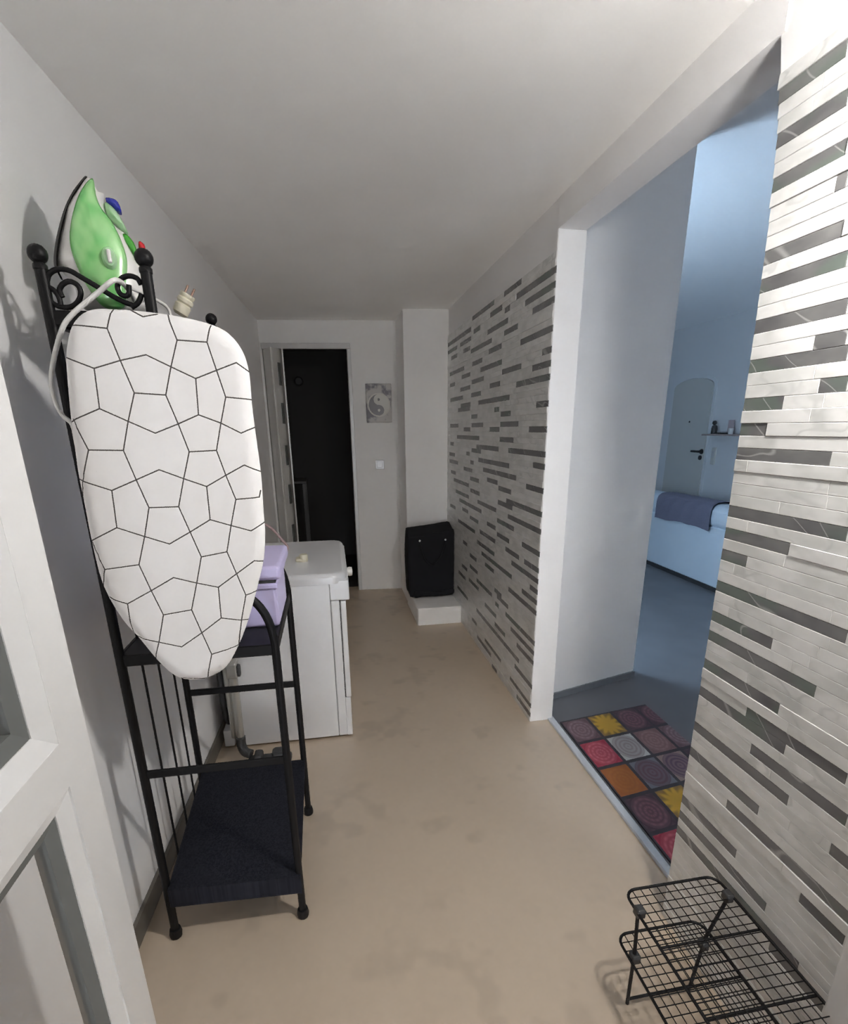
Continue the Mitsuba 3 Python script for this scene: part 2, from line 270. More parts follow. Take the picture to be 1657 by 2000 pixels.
put('floor', bx(-1.15, 1.084, -0.2, 5.0, -0.1, 0.0), 'm_floor'); tag('floor', 'beige speckled vinyl corridor floor', kind='structure')
put('wall_right', bx(0.966, 1.084, 2.3056, 5.0, 0, HI), 'm_wall'); tag('wall_right', 'partition wall clad in grey and white marble mosaic strips', kind='structure')
YNZ = (0.0, 0.6, 1.3, 1.7, 1.9, 2.07, 2.18, 2.27, HI)
def yn(z): return float(np.interp(z, YNZ, (1.130, 1.128, 1.134, 1.146, 1.155, 1.173, 1.194, 1.214, 1.23)))
put('wall_right_001', ext(Polygon([(-0.2, 0)] + [(yn(z), z) for z in YNZ] + [(-0.2, HI)]), 0.118, 'yz', 0.966), 'm_wall'); tag('wall_right_001', 'near partition wall clad in bright marble mosaic strips', kind='structure')
put('trim_1', bx(0.962, 1.084, 1.20, 2.3056, 2.2626, HI), 'm_wall'); tag('trim_1', 'plain white lintel over the wide opening', kind='structure')
put('trim_2', cbx(0.9605, 1.0865, 2.300, 2.325, 0.0, 2.2626, 0.003), 'm_wall'); tag('trim_2', 'white plastered end of the mosaic partition', kind='structure')
put('trim_3', cbx(0.935, 1.0, 0.40, 0.615, 0, 2.1, 0.006), 'm_frame_white'); tag('trim_3', 'white entrance door frame at the end of the mosaic', kind='structure')
for nm, b in (('wall_added_left', bx(-1.15, xl(-0.2), -4.1, -0.2, 0, H)), ('wall_added_right', bx(0.966, 1.084, -4.1, -0.2, 0, H)), ('ceiling_003', bx(-1.15, 1.084, -4.1, -0.2, H, H + 0.1)), ('floor_003', bx(-1.15, 1.084, -4.1, -0.2, -0.1, 0))):
    put(nm, b, 'm_dark_passage'); tag(nm, 'unseen dark passage surface added to cut bounced light', kind='structure')  # unseen passage behind the camera, added dark to limit bounced light
RW = (-0.62, 0.05, 0.85, 1.25)  # unseen low opening, added so sky light reaches the far end
put('wall_rear', ext(sbox(-1.15, -0.1, 1.084, H + 0.1).difference(sbox(*RW)), 0.1, 'xz', -4.1), 'm_dark_passage'); tag('wall_rear', 'unseen dark wall around the added light opening behind the entrance', kind='structure')
put('added_window_3', ext(sbox(*RW).difference(sbox(RW[0] + 0.05, RW[1] + 0.05, RW[2] - 0.05, RW[3] - 0.05)), 0.06, 'xz', -4.09), 'm_frame_white'); tag('added_window_3', 'unseen framed opening added to light the far end of the corridor', kind='structure')
pil = ext(Polygon([(0.612, 4.39), (0.966, 4.36), (0.966, 4.95), (0.612, 4.95)]), H); put('pillar', pil, 'm_wall_brightened'); tag('pillar', 'boxed white pillar in the corner beside the mosaic wall', kind='structure')
put('plinth', rbx(0.603, 0.960, 3.816, 4.389, -0.012, 0.142, 0.012), 'm_wall_brightened', smooth=40); tag('plinth', 'low white plastered step at the foot of the pillar', 'step')
bl = ext(Polygon([(xl(-1.3), -1.3), (xl(4.9), 4.9), (xl(4.9) + 0.012, 4.9), (xl(-1.3) + 0.012, -1.3)]), 0.078); put('baseboard_left', bl, 'm_baseboard'); tag('baseboard_left', 'dark olive baseboard along the left wall', kind='structure')

# mosaic strips -----------------------------------------------------
def make_strips(y0, y1, dark, wlen, seed):
    r = random.Random(seed); out = []
    for row in range(80):
        dk = sorted([(a / 1000, b / 1000) for q, a, b in dark if q == row]); segs = []; y = y0
        for a, b in dk + [(y1, y1)]:
            while y < a - 1e-6:
                e = min(a, y + r.uniform(*wlen))
                if a - e < 0.05: e = a
                segs.append((y, e, 0)); y = e
            if b > a: segs.append((a, min(b, y1), 1)); y = min(b, y1)
        proud_row = r.random() < 0.14
        for a, b, d in segs: out.append((row, a, b, d, 0.0058 + (0.0 if d else 0.0004) + (0.0020 if proud_row and not d else 0), r.randrange(6)))
    return out
def strip(row, a, b, depth):
    z0, z1 = row * PITCH + 0.0002, (row + 1) * PITCH - 0.0002; a += 0.0002; b -= 0.0002
    x1, x0, c = 0.966, 0.966 - depth, 0.0009
    V = [(x1, a, z0), (x1, b, z0), (x1, b, z1), (x1, a, z1), (x0 + c, a, z0), (x0 + c, b, z0), (x0 + c, b, z1), (x0 + c, a, z1),
         (x0, a + c, z0 + c), (x0, b - c, z0 + c), (x0, b - c, z1 - c), (x0, a + c, z1 - c)]
    F = []
    for o in (0, 4):
        for k in range(4):
            l = (k + 1) % 4; F += [[o + k, o + l, o + 4 + l], [o + k, o + 4 + l, o + 4 + k]]
    F += [[8, 9, 10], [8, 10, 11]]
    m = trimesh.Trimesh(V, F, process=False); m.invert(); return m
def smat(d, v): return f'm_marble_dark_{v % 2}' if d else f'm_marble_white_{v % 3}'
def clad(wall, strips, limit=300):
    strips = sorted(strips, key=lambda s: -(s[2] - s[1]) / (s[1] ** 2 + 1))
    for row, a, b, d, dep, v in strips[:limit]:
        part(wall, 'tile', strip(row, a, b, dep), smat(d, v))
    rest = strips[limit:]; k = 0
    for key in sorted({smat(s[3], s[5]) for s in rest}):
        q = part(wall, 'tiles', cat(*[strip(s[0], s[1], s[2], s[4]) for s in rest if smat(s[3], s[5]) == key]), key)
        labels[q] = {'label': 'small far mosaic strips of the partition wall', 'kind': 'stuff'}
put('wall_right__grout', bx(0.9635, 0.966, 2.3056, 4.37, 0, 2.1865), 'm_grout')
put('wall_right_001__grout', ext(Polygon([(0.6, 0)] + [(yn(z), z) for z in YNZ[:7] + (2.1865,)] + [(0.6, 2.1865)]), 0.0025, 'yz', 0.9635), 'm_grout')
clad('wall_right_001', [(r, a, yn(r * PITCH) if b > 1.149 else b, d, dep, v) for r, a, b, d, dep, v in make_strips(0.60, 1.15, DARK_NEAR, (0.16, 0.5), 3)])
clad('wall_right', make_strips(2.3056, 4.37, DARK_FAR, (0.2, 0.7), 5))

# inner room ----------------------------------------------------------
put('floor_001', bx(1.084, 5.1, -0.6, 9.5, -0.1, 0.0), 'm_floor_inner'); tag('floor_001', 'blue grey floor of the adjoining room', kind='structure')
put('ceiling_001', bx(0.966, 5.1, -0.6, 9.5, HI, HI + 0.1), 'm_wall_inner'); tag('ceiling_001', 'bluish white ceiling of the adjoining room', kind='structure')
put('wall_inner_far', bx(5.0, 5.1, -0.6, 9.5, 0, HI), 'm_wall_inner'); tag('wall_inner_far', 'bluish wall with the arched door', kind='structure')
put('wall_inner_back', bx(0.966, 5.0, 9.4, 9.5, 0, HI), 'm_wall_inner'); tag('wall_inner_back', 'far end wall of the adjoining room', kind='structure')
LW = (7.6, 1.2, 7.85, 1.6)  # small unseen side opening, added to light sofa and far wall
put('wall_inner_left', ext(sbox(5.0, 0, 9.4, HI).difference(sbox(*LW)), 0.118, 'yz', 0.966), 'm_wall_inner'); tag('wall_inner_left', 'side wall of the adjoining room', kind='structure')
WY = -0.5
put('wall_inner_near', ext(sbox(1.084, 0, 5.0, HI).difference(sbox(1.6, 1.0, 2.35, 1.8)), 0.1, 'xz', WY - 0.1), 'm_wall_inner'); tag('wall_inner_near', 'window wall of the adjoining room', kind='structure')
put('window_1', ext(sbox(1.6, 1.0, 2.35, 1.8).difference(sbox(1.6 + 0.06, 1.0 + 0.06, 2.35 - 0.06, 1.8 - 0.06)), 0.06, 'xz', WY - 0.08), 'm_frame_white'); tag('window_1', 'white framed window of the adjoining room', kind='structure')
put('added_window_2', ext(sbox(*LW).difference(sbox(LW[0] + 0.06, LW[1] + 0.06, LW[2] - 0.06, LW[3] - 0.06)), 0.06, 'yz', 0.99), 'm_frame_white'); tag('added_window_2', 'unseen side window added to light the sofa and far wall', kind='structure')
bw = Polygon([(1.074, 2.484), (1.79, 2.69), (1.75, 2.83), (1.03, 2.62)])
put('wall_divider', ext(bw, HI), 'm_wall'); tag('wall_divider', 'short bluish wall stub seen through the opening', kind='structure')
dv = np.array([0.716, 0.206]); dv /= np.linalg.norm(dv); nv = np.array([dv[1], -dv[0]]); q0, q1 = np.array([1.085, 2.487]), np.array([1.793, 2.69])
put('baseboard_divider', ext(Polygon([q0, q1, q1 + nv * 0.012, q0 + nv * 0.012]), 0.035), 'm_baseboard_inner'); tag('baseboard_divider', 'dark baseboard under the short wall stub', kind='structure')
put('threshold', cbx(1.062, 1.098, 1.125, 2.32, -0.004, 0.012, 0.004), 'm_threshold'); tag('threshold', 'pale metal threshold strip along the edge of the patchwork rug', 'threshold')

# bathroom behind the doorway
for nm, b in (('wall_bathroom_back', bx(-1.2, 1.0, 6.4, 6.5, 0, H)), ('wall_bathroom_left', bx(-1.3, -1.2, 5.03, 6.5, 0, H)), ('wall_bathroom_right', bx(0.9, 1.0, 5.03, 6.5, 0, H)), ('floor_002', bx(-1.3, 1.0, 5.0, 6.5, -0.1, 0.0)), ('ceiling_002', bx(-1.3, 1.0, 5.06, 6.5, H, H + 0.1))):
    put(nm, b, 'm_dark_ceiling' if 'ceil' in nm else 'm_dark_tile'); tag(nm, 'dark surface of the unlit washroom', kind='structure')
t = 'side_table'
part(t, 'top', cbx(-0.75, -0.28, 5.95, 6.35, 0.93, 0.96), 'm_table_white')
for a in (-0.72, -0.31):
    for b in (5.98, 6.32): part(t, 'leg', bx(a - 0.015, a + 0.015, b - 0.015, b + 0.015, 0, 0.93), 'm_table_white')
tag(t, 'small pale table standing in the dark washroom', 'table')
put('wall_hook', cat(lathe([(0, -0.03), (0.035, -0.03), (0.05, -0.01), (0.05, 0.01), (0.0, 0.02)], (-0.298, 6.36, 2.014), 'y', 20), bx(-0.31, -0.285, 6.36, 6.4, 2.0, 2.03)), 'm_dark_and_shade'); tag('wall_hook', 'dark round fixture high on the washroom wall', 'hook')

# folding door + casing
d = 'door_1'; tag(d, 'white folding door pushed to the left of the dark doorway', kind='structure')
part(d, 'track', shear(cbx(-0.52, 0.222, -0.03, 0.0, 2.150, 2.195, 0.004)), 'm_cream' if False else 'm_frame_white')
part(d, 'jamb', shear(cbx(0.192, 0.226, -0.018, 0.10, 0, 2.165, 0.004)), 'm_frame_white')
def leaf(p, q, slots):
    p, q = np.array(p), np.array(q); L = np.linalg.norm(q - p); u = (q - p) / L; nn = np.array([u[1], -u[0]])
    pg = sbox(0, 0.012, L, 2.148); m = ext(pg, 0.012, 'xz', -0.006)
    def place(m):
        V = m.vertices.copy(); m.vertices = np.stack([p[0] + u[0] * V[:, 0] + nn[0] * -V[:, 1], p[1] + u[1] * V[:, 0] + nn[1] * -V[:, 1], V[:, 2]], 1); return m
    k = part(d, 'leaf', place(m), 'm_white_plastic')
    if slots:
        for z0, z1 in ((1.86, 2.04), (1.55, 1.72), (1.20, 1.37), (0.86, 1.03), (0.5, 0.67)):
            part(k, 'slot', place(cbx(L * 0.40, L * 0.66, -0.0095, 0.0095, z0, z1, 0.002)), 'm_gasket')
leaf((-0.505, 4.962), (-0.43, 4.80), False)
leaf((-0.425, 4.80), (-0.352, 4.952), True)
leaf((-0.352, 4.955), (-0.340, 4.81), False)
# entrance door leaf, glazed, standing open along the left
d = 'door_2'; tag(d, 'white glazed entrance door standing open on the left', kind='structure')
Y0, Y1, XF = 0.02, 0.885, -0.45
holes = [(Y0 + 0.088, 0.797, 1.031, 1.96), (Y0 + 0.088, 0.804, 0.13, 0.952)]
fr = sbox(Y0, 0.02, Y1, 2.05)
for a, b, c, e in holes: fr = fr.difference(sbox(a, c, b, e))
zr0, zr1 = 0.952, 1.031
part(d, 'stile', ext(sbox(0.797, 0.02, Y1, 2.05), 0.058, 'yz', XF - 0.058), 'm_frame_white')
part(d, 'stile', ext(sbox(Y0, 0.02, Y0 + 0.088, 2.05), 0.058, 'yz', XF - 0.058), 'm_frame_white')
for z0, z1 in ((0.02, 0.13), (zr0, zr1), (1.96, 2.05)): part(d, 'rail', ext(sbox(Y0 + 0.088, z0, 0.797, z1), 0.058, 'yz', XF - 0.058), 'm_frame_white')
def ring(a, b, c, e, w, x0, x1):
    o = [(a, c), (b, c), (b, e), (a, e)]; i = [(a + w, c + w), (b - w, c + w), (b - w, e - w), (a + w, e - w)]
    V = [(x0, y, z) for y, z in o] + [(x1, y, z) for y, z in i] + [(x1 - 0.02, y, z) for y, z in i]; F = []
    for oo in (0, 4):
        for k in range(4): l = (k + 1) % 4; F += [[oo + k, oo + l, oo + 4 + l], [oo + k, oo + 4 + l, oo + 4 + k]]
    return trimesh.Trimesh(V, F, process=False)
for a, b, c, e in holes:
    part(d, 'glazing_bead', ring(a - 0.001, b + 0.001, c - 0.001, e + 0.001, 0.034, XF, XF - 0.016), 'm_frame_white')
    part(d, 'gasket', ring(a + 0.033, b - 0.033, c + 0.033, e - 0.033, 0.024, XF - 0.018, XF - 0.026), 'm_gasket', label='dark rubber glazing gasket')
    part(d, 'pane', ext(sbox(a + 0.05, c + 0.05, b - 0.05, e - 0.05), 0.001, 'yz', XF - 0.032) if False else trimesh.Trimesh([(XF - 0.032, a + 0.05, c + 0.05), (XF - 0.032, b - 0.05, c + 0.05), (XF - 0.032, b - 0.05, e - 0.05), (XF - 0.032, a + 0.05, e - 0.05)], [[0, 1, 2], [0, 2, 3]], process=False), 'm_glass', label='clear glass pane')
# arched door on the far wall of the inner room
d = 'door_3'; tag(d, 'grey arched flat door in the far bluish wall', kind='structure')
arch = [(6.495, 0), (6.495, 2.0)] + [(6.9 + 0.405 * math.cos(a), 2.0 + 0.11 * math.sin(a)) for a in np.linspace(0.05, math.pi - 0.05, 15)][::1] + [(7.305, 2.0), (7.305, 0)]
arch = sorted(arch[2:-2], key=lambda q: q[0]); ap = Polygon([(6.495, 0.0), (7.305, 0.0), (7.305, 2.0)] + arch[::-1] + [(6.495, 2.0)])
part(d, 'leaf', ext(ap, 0.02, 'yz', 4.975), 'm_door_grey')
part(d, 'casing', ext(ap.buffer(0.05, join_style=2).difference(ap.buffer(0.006)).intersection(sbox(6, 0, 8, 2.3)), 0.012, 'yz', 4.986), 'm_wall_inner')
hd = part(d, 'handle', cat(tube([(4.97, 6.53, 1.16), (4.92, 6.53, 1.16), (4.92, 6.68, 1.16)], 0.014, 8), lathe([(0, 0), (0.034, 0), (0.034, 0.012), (0, 0.012)], (4.96, 6.53, 1.16), 'x', 16)), 'm_black_plastic', label='black lever handle')
part(d, 'lock', lathe([(0, 0), (0.03, 0), (0.03, 0.014), (0, 0.014)], (4.96, 6.545, 1.08), 'x', 16), 'm_black_plastic', label='black lock cylinder')
part(d, 'peephole', lathe([(0, 0), (0.012, 0), (0.012, 0.008), (0, 0.008)], (4.967, 6.87, 1.548), 'x', 12), 'm_black_plastic')

# ------------------------------------------------------------------ wall lamp (lights the corridor)
t = 'wall_lamp'; tag(t, 'small globe wall lamp mounted high on the mosaic wall', 'lamp')
lp = num(t + '__bulb'); s = ball(LAMP_P, LAMP_R, n=3); put(lp, s, 'm_white_plastic', smooth=True); scene[lp]['emitter'] = {'type': 'area', 'radiance': rgb([LAMP_RAD * c for c in (1.0, 0.968, 0.925)])}
ld = num(t + '__added_fill_disc'); an = np.linspace(0, 2 * np.pi, 33)[:-1]
put(ld, trimesh.Trimesh(np.vstack([[(LAMP_P[0], LAMP_P[1], 2.048)], np.stack([LAMP_P[0] + 0.045 * np.cos(an), LAMP_P[1] + 0.045 * np.sin(an), 0 * an + 2.048], 1)]), [[0, 1 + (i + 1) % 32, 1 + i] for i in range(32)], process=False), 'm_white_plastic')
scene[ld]['emitter'] = {'type': 'area', 'radiance': rgb([690.0 * c for c in (1.0, 0.968, 0.925)])}; plabel(ld, 'emitting disc added under the globe to brighten the floor')  # disc added below the globe to throw more light on the floor
part(t, 'arm', tube([(0.958, 0.62, 2.20), (0.86, 0.62, 2.21), (0.80, 0.62, 2.19), (0.80, 0.62, 2.165)], 0.008, 10, sub=4), 'm_silver', smooth=40)
part(t, 'socket', lathe([(0, 0), (0.02, 0), (0.02, 0.025), (0, 0.03)], (0.80, 0.62, 2.142), 'z', 16), 'm_silver')
part(t, 'backplate', lathe([(0, -0.012), (0.05, -0.012), (0.05, 0.0), (0, 0.0)], (0.957, 0.62, 2.20), 'x', 24), 'm_silver')

# cool white globe lamp standing behind the wall stub of the adjoining room
t = 'floor_lamp'; tag(t, 'cool white globe lamp on a thin stand behind the wall stub', 'lamp'); FLX, FLY, FLZ = 1.36, 3.30, 1.12
fb = num(t + '__globe'); put(fb, ball((FLX, FLY, FLZ), 0.09, n=3), 'm_white_plastic', smooth=True); scene[fb]['emitter'] = {'type': 'area', 'radiance': rgb([258.0 * c for c in (0.62, 0.86, 1.14)])}
part(t, 'pole', tube([(FLX, FLY, 0.0), (FLX, FLY, FLZ - 0.09)], 0.011, 12), 'm_silver', smooth=40)
part(t, 'base', lathe([(0, 0), (0.13, 0), (0.13, 0.012), (0.02, 0.025), (0, 0.025)], (FLX, FLY, 0), 'z', 28), 'm_silver')

# ------------------------------------------------------------------ metal shelf rack
t = 'metal_shelf_rack'; tag(t, 'tall black metal shelf rack with ball finials against the left wall', 'rack')
XB, XU, XR, YN, YF, R0 = -0.565, -0.362, -0.178, 1.337, 1.812, 0.0117
ZM, ZT = 0.955, 1.745
def foot(x, y): return lathe([(0, 0), (0.017, 0.0), (0.019, 0.012), (0.016, 0.03), (0.0, 0.034)], (x, y, 0), 'z', 14)
def finial(x, y, h=0.0): return cat(ball((x, y, 1.848 + h), 0.0185 if y < 1.5 else 0.0165, n=2), lathe([(0, 1.82 + h), (0.0135, 1.82 + h), (0.0135, 1.828 + h), (0.008, 1.835 + h), (0, 1.835 + h)], (x, y, 0), 'z', 12))
for y in (YN, YF):
    ht = 0.0 if y == YN else -0.030
    k = part(t, 'post', tube([(XB, y, 0.0), (XB, y, 1.828 + ht)], R0, 12), 'm_black_metal', smooth=40); part(k, 'foot', foot(XB, y), 'm_black_metal', smooth=40); part(k, 'finial', finial(XB, y, ht), 'm_black_metal', smooth=40)
    xu = XU if y == YN else -0.327
    k = part(t, 'post', tube([(xu, y, ZM), (xu, y, 1.828 + ht)], R0, 12), 'm_black_metal', smooth=40); part(k, 'finial', finial(xu, y, ht), 'm_black_metal', smooth=40)
    arc = [(XR, y, 0.0), (XR, y, 0.55), (XR, y, 0.955), (XR - 0.008, y, 1.01), (XR - 0.026, y, 1.055), (XR - 0.055, y, 1.088), (XR - 0.10, y, 1.108), (XR - 0.145, y, 1.114), (xu, y, 1.115)]
    k = part(t, 'leg', tube([arc[0], arc[1]] + list(spline(np.array(arc[2:]), 4)), R0 * 0.95, 12), 'm_black_metal', smooth=40); part(k, 'foot', foot(XR, y), 'm_black_metal', smooth=40)
    part(t, 'rail', cbx(XB, XR, y - 0.006, y + 0.006, 0.578, 0.602, 0.003), 'm_black_metal')
    part(t, 'rail', cbx(XB, XR, y - 0.006, y + 0.006, ZM - 0.034, ZM - 0.002, 0.003), 'm_black_metal')
    part(t, 'rail', cbx(XB, XU, y - 0.006, y + 0.006, ZT - 0.03, ZT, 0.003), 'm_black_metal')
for x in (XB, XR): part(t, 'rail', cbx(x - 0.006, x + 0.006, YN, YF, ZM - 0.034, ZM - 0.002, 0.003), 'm_black_metal')
for x in (XB, XU): part(t, 'rail', cbx(x - 0.006, x + 0.006, YN, YF, ZT - 0.03, ZT, 0.003), 'm_black_metal')
part(t, 'shelf', cbx(XB, XU, YN, YF, ZT - 0.012, ZT - 0.002), 'm_shelf_black', label='narrow top shelf')
part(t, 'shelf', cbx(XB, XR, YN, YF, ZM - 0.016, ZM - 0.004), 'm_shelf_black', label='middle shelf under the lilac box')
z0s, z1s = 0.178, 0.262
V = []
for x in (XB + 0.008, XR + 0.006):
    tw = 0.02 if x < -0.3 else 0.0
    V.append([(x, YN - 0.02, z0s - 0.065 + tw), (x, YN - 0.02, z0s + tw), (x, YF - 0.005, z1s), (x, YF - 0.005, z1s - 0.012), (x, YN - 0.008, z0s - 0.012 + tw), (x, YN - 0.008, z0s - 0.065 + tw)])
V = np.array(V).reshape(-1, 3); F = []
for k in range(6): l = (k + 1) % 6; F += [[k, l, 6 + l], [k, 6 + l, 6 + k]]
for o, s in ((0, 1), (6, -1)):
    for tr in ([1, 2, 3], [1, 3, 4], [0, 1, 4], [0, 4, 5]): F.append([o + q for q in (tr if s > 0 else tr[::-1])])
part(t, 'shelf', trimesh.Trimesh(V, F, process=False), 'm_shelf_mat', label='sagging bottom shelf with a dark mat surface')
for y in (1.455, 1.574, 1.693): part(t, 'wire', tube([(XB + 0.004, y, 0.20), (XB + 0.004, y, ZT - 0.02)], 0.0035, 8), 'm_black_metal', smooth=True)
for c in (c1, c2, c3, c5, c6): part(t, 'scroll', tube([(x, YN, z) for x, z in c], 0.0052, 9, sub=6), 'm_black_metal', smooth=40)
for c in (c1, c2, c5): part(t, 'scroll', tube([(x, YF, z) for x, z in c], 0.0052, 8, sub=4), 'm_black_metal', smooth=40)

# ------------------------------------------------------------------ ironing board hung on the rack
segs = np.array([[a + b for a, b in zip(l[:-1], l[1:])] for l in LINES for l in [l]][0]) if False else np.array([list(l[i]) + list(l[i + 1]) for l in LINES for i in range(len(l) - 1)])
def c_board(p, n, uv):
    d = mi.Float(1e9)
    for ax, az, bx_, bz in segs.tolist():
        ux, uz = bx_ - ax, bz - az; L2 = ux * ux + uz * uz
        h = dr.clip(((p.x - ax) * ux + (p.z - az) * uz) / L2, 0, 1)
        d = dr.minimum(d, dr.square(p.x - ax - h * ux) + dr.square(p.z - az - h * uz))
    return mix((0.045, 0.040, 0.038), (0.74, 0.73, 0.725), smoothstep(0.0009, 0.0017, dr.sqrt(d)))
mat('m_board', proc(c_board), 0.8)
t = 'ironing_board'; tag(t, 'white ironing board with a black line polygon pattern hanging upright on the rack', 'ironing board')
part(t, 'cover', pillow(BOARD, 1.235, 0.0145, rim=0.003, sub=3, step=0.012, reach=0.02), 'm_board', smooth=True)
cx = np.mean(BOARD, 0); IB = [(cx[0] + (x - cx[0]) * 0.93, cx[1] + (z - cx[1]) * 0.95) for x, z in BOARD]
part(t, 'base', pillow(IB, 1.256, 0.008, rim=0.006, sub=2, step=0.02, reach=0.02), 'm_black_metal', smooth=30)
for x0, x1 in ((-0.46, -0.43), (-0.24, -0.27)): part(t, 'leg', tube([(x0, 1.275, 1.62), (x0, 1.285, 1.60), (x1, 1.285, 1.16), (x1, 1.275, 1.14)], 0.007, 10), 'm_black_metal', smooth=40)

# ------------------------------------------------------------------ iron on the top shelf
YI = 1.50; t = 'steam_iron'; tag(t, 'green and white steam iron standing on its heel on the top rack shelf', 'iron')
sp = spline(np.array(sole), 5); off = np.array([-0.007, 0.002])
sv = [(x, z) for x, z in sp]; n_ = len(sv); V, F = [], []
for i, (x, z) in enumerate(sv):
    u = i / (n_ - 1); w = 0.036 * math.sqrt(u + 0.01)
    for dy, dx in ((-w, 0), (w, 0), (w, -0.004), (-w, -0.004)): V.append((x + dx + 0.002, YI + dy, z))
for i in range(n_ - 1):
    for k in range(4): l = (k + 1) % 4; F += [[4 * i + k, 4 * i + l, 4 * i + 4 + l], [4 * i + k, 4 * i + 4 + l, 4 * i + 4 + k]]
part(t, 'soleplate', trimesh.Trimesh(V, F, process=False), 'm_black_plastic', label='dark soleplate edge')
part(t, 'body', pillow(shell, YI, 0.050, rim=0.003, sub=5, step=0.0045), 'm_white_plastic', smooth=True)
part(t, 'water_tank', pillow(tank, YI, 0.058, rim=0.043, sub=5, step=0.004), 'm_tank', smooth=True, label='green translucent water tank')
part(t, 'nose_cover', pillow(nose, YI, 0.026, rim=0.012, sub=3, step=0.005), 'm_green_pale', smooth=True)
part(t, 'button', pillow(button, YI, 0.018, rim=0.008, sub=3, step=0.004), 'm_blue', smooth=True, label='blue spray button')
part(t, 'grip', pillow(grip, YI, 0.030, rim=0.028, sub=3, step=0.004), 'm_green_dark', smooth=True, label='dark green grip')
part(t, 'lever', pillow(red, YI, 0.012, rim=0.008, sub=2, step=0.004), 'm_red', smooth=True, label='red lever')
dm = lathe([(0, -0.012), (0.012, -0.012), (0.0145, -0.006), (0.016, 0.0), (0.0, 0.004)], (0, 0, 0), 'y', 28); dm.apply_scale((1.0, 1, 1.45)); dm.apply_translation((-0.482, YI - 0.058, 1.874))
k = part(t, 'dial', dm, 'm_green_pale', smooth=40, label='pale temperature dial'); part(k, 'ridge', rbx(-0.4865, -0.4775, YI - 0.077, YI - 0.066, 1.861, 1.888, 0.003, 2), 'm_white_plastic')
AI = math.radians(18.0); RI = np.array([[math.cos(AI), -math.sin(AI), 0], [math.sin(AI), math.cos(AI), 0], [0, 0, 1]]) @ np.diag([0.95, 1, 1])
for k in [k for k in scene if k.startswith('steam_iron__')]:   # turn the finished iron on the shelf
    v, f, nn, uv, c = meshkit.WRITTEN[scene[k]['filename']]
    scene[k]['to_world'] = T([list(r) + [q] for r, q in zip(RI.tolist(), (np.array([-0.49, YI, 0]) - RI @ np.array([-0.49, YI, 0])).tolist())] + [[0, 0, 0, 1]])
cp = [(-0.43, 1.46, 1.79), (-0.42, 1.40, 1.800)] + [(x, 1.30, z) for x, z in cord] + [(-0.552, 1.31, 1.46), (-0.55, 1.33, 1.40)]
part(t, 'cord', tube(cp, 0.0052, 8, sub=5), 'm_white_plastic', smooth=True, label='white power cord')
part(t, 'cord', tube([(-0.42, 1.395, 1.805), (-0.405, 1.45, 1.805), (-0.385, 1.55, 1.80), (-0.378, 1.56, 1.775), (-0.375, 1.57, 1.755)], 0.004, 8, sub=5), 'm_white_plastic', smooth=True)
ax = np.array([0.5, 0.0, 0.85]); pm = lathe([(0, -0.03), (0.012, -0.03), (0.019, -0.024), (0.020, -0.004), (0.016, 0.0), (0.020, 0.004), (0.020, 0.012), (0.016, 0.015), (0.0185, 0.02), (0.0185, 0.026), (0, 0.026)], n=20)
M = trimesh.geometry.align_vectors([0, 0, 1], ax / np.linalg.norm(ax)); M[:3, 3] = (-0.352, 1.60, 1.815); pm.apply_transform(M)
pk = part(t, 'plug', pm, 'm_cream', smooth=40, label='cream coloured plug')
pins = cat(*[lathe([(0, 0.026), (0.0028, 0.026), (0.0028, 0.046), (0, 0.046)], (s * 0.0085, 0, 0), n=8) for s in (-1, 1)]); pins.apply_transform(M); part(pk, 'pins', pins, 'm_brass', label='metal plug pins')

# ------------------------------------------------------------------ lilac box on the middle shelf
t = 'storage_box'; tag(t, 'lilac plastic lidded box on the middle rack shelf', 'box')
part(t, 'body', rbx(-0.47, -0.176, 1.47, 1.735, 0.951, 1.085, 0.010), 'm_lavender', smooth=40)
part(t, 'rim', rbx(-0.474, -0.172, 1.464, 1.742, 1.066, 1.084, 0.005, 2), 'm_lavender')
part(t, 'lid', rbx(-0.480, -0.160, 1.458, 1.752, 1.094, 1.136, 0.012), 'm_lavender', smooth=40)
part(t, 'gap_shade', bx(-0.47, -0.177, 1.47, 1.735, 1.084, 1.095), 'm_dark_and_shade', label='dark strip standing for the shade under the lid')  # solid dark strip in place of the shade under the lid

# ------------------------------------------------------------------ washing machine
t = 'washing_machine'; tag(t, 'white washing machine standing against the left wall behind the rack', 'washing machine')
part(t, 'body', rbx(-0.545, -0.0435, 2.340, 3.125, 0.012, 0.83, 0.004, 2), 'm_white_gloss', smooth=40)
wt = Polygon([(-0.57, 2.333), (-0.03, 2.333)] + [(-0.03 + 0.07 * math.sin(a), 2.403 - 0.07 * math.cos(a)) for a in np.linspace(0.1, math.pi / 2, 6)] + [(0.04, 3.06)] + [(-0.03 + 0.07 * math.cos(a), 3.06 + 0.07 * math.sin(a)) for a in np.linspace(0.1, math.pi / 2, 6)] + [(-0.57, 3.13)])
def rounded_slab(pg, z0, z1, r, n=5):
    L = [pg.buffer(-r + r * math.sin(a), join_style=1) for a in np.linspace(0, math.pi / 2, n)]
    zs = [z1 - r + r * math.cos(a) for a in np.linspace(0, math.pi / 2, n)]; hull = []
    for g, z in zip(L, zs): hull += [(x, y, z) for x, y in g.exterior.coords]
    hull += [(x, y, z0) for x, y in pg.exterior.coords]
    return trimesh.convex.convex_hull(np.array(hull))
part(t, 'worktop', rounded_slab(wt, 0.818, 0.866, 0.024), 'm_white_gloss', smooth=40)
part(t, 'fascia', rbx(-0.043, 0.047, 2.340, 3.125, 0.735, 0.83, 0.005, 2), 'm_white_gloss', smooth=40, label='control fascia on the right hand side')
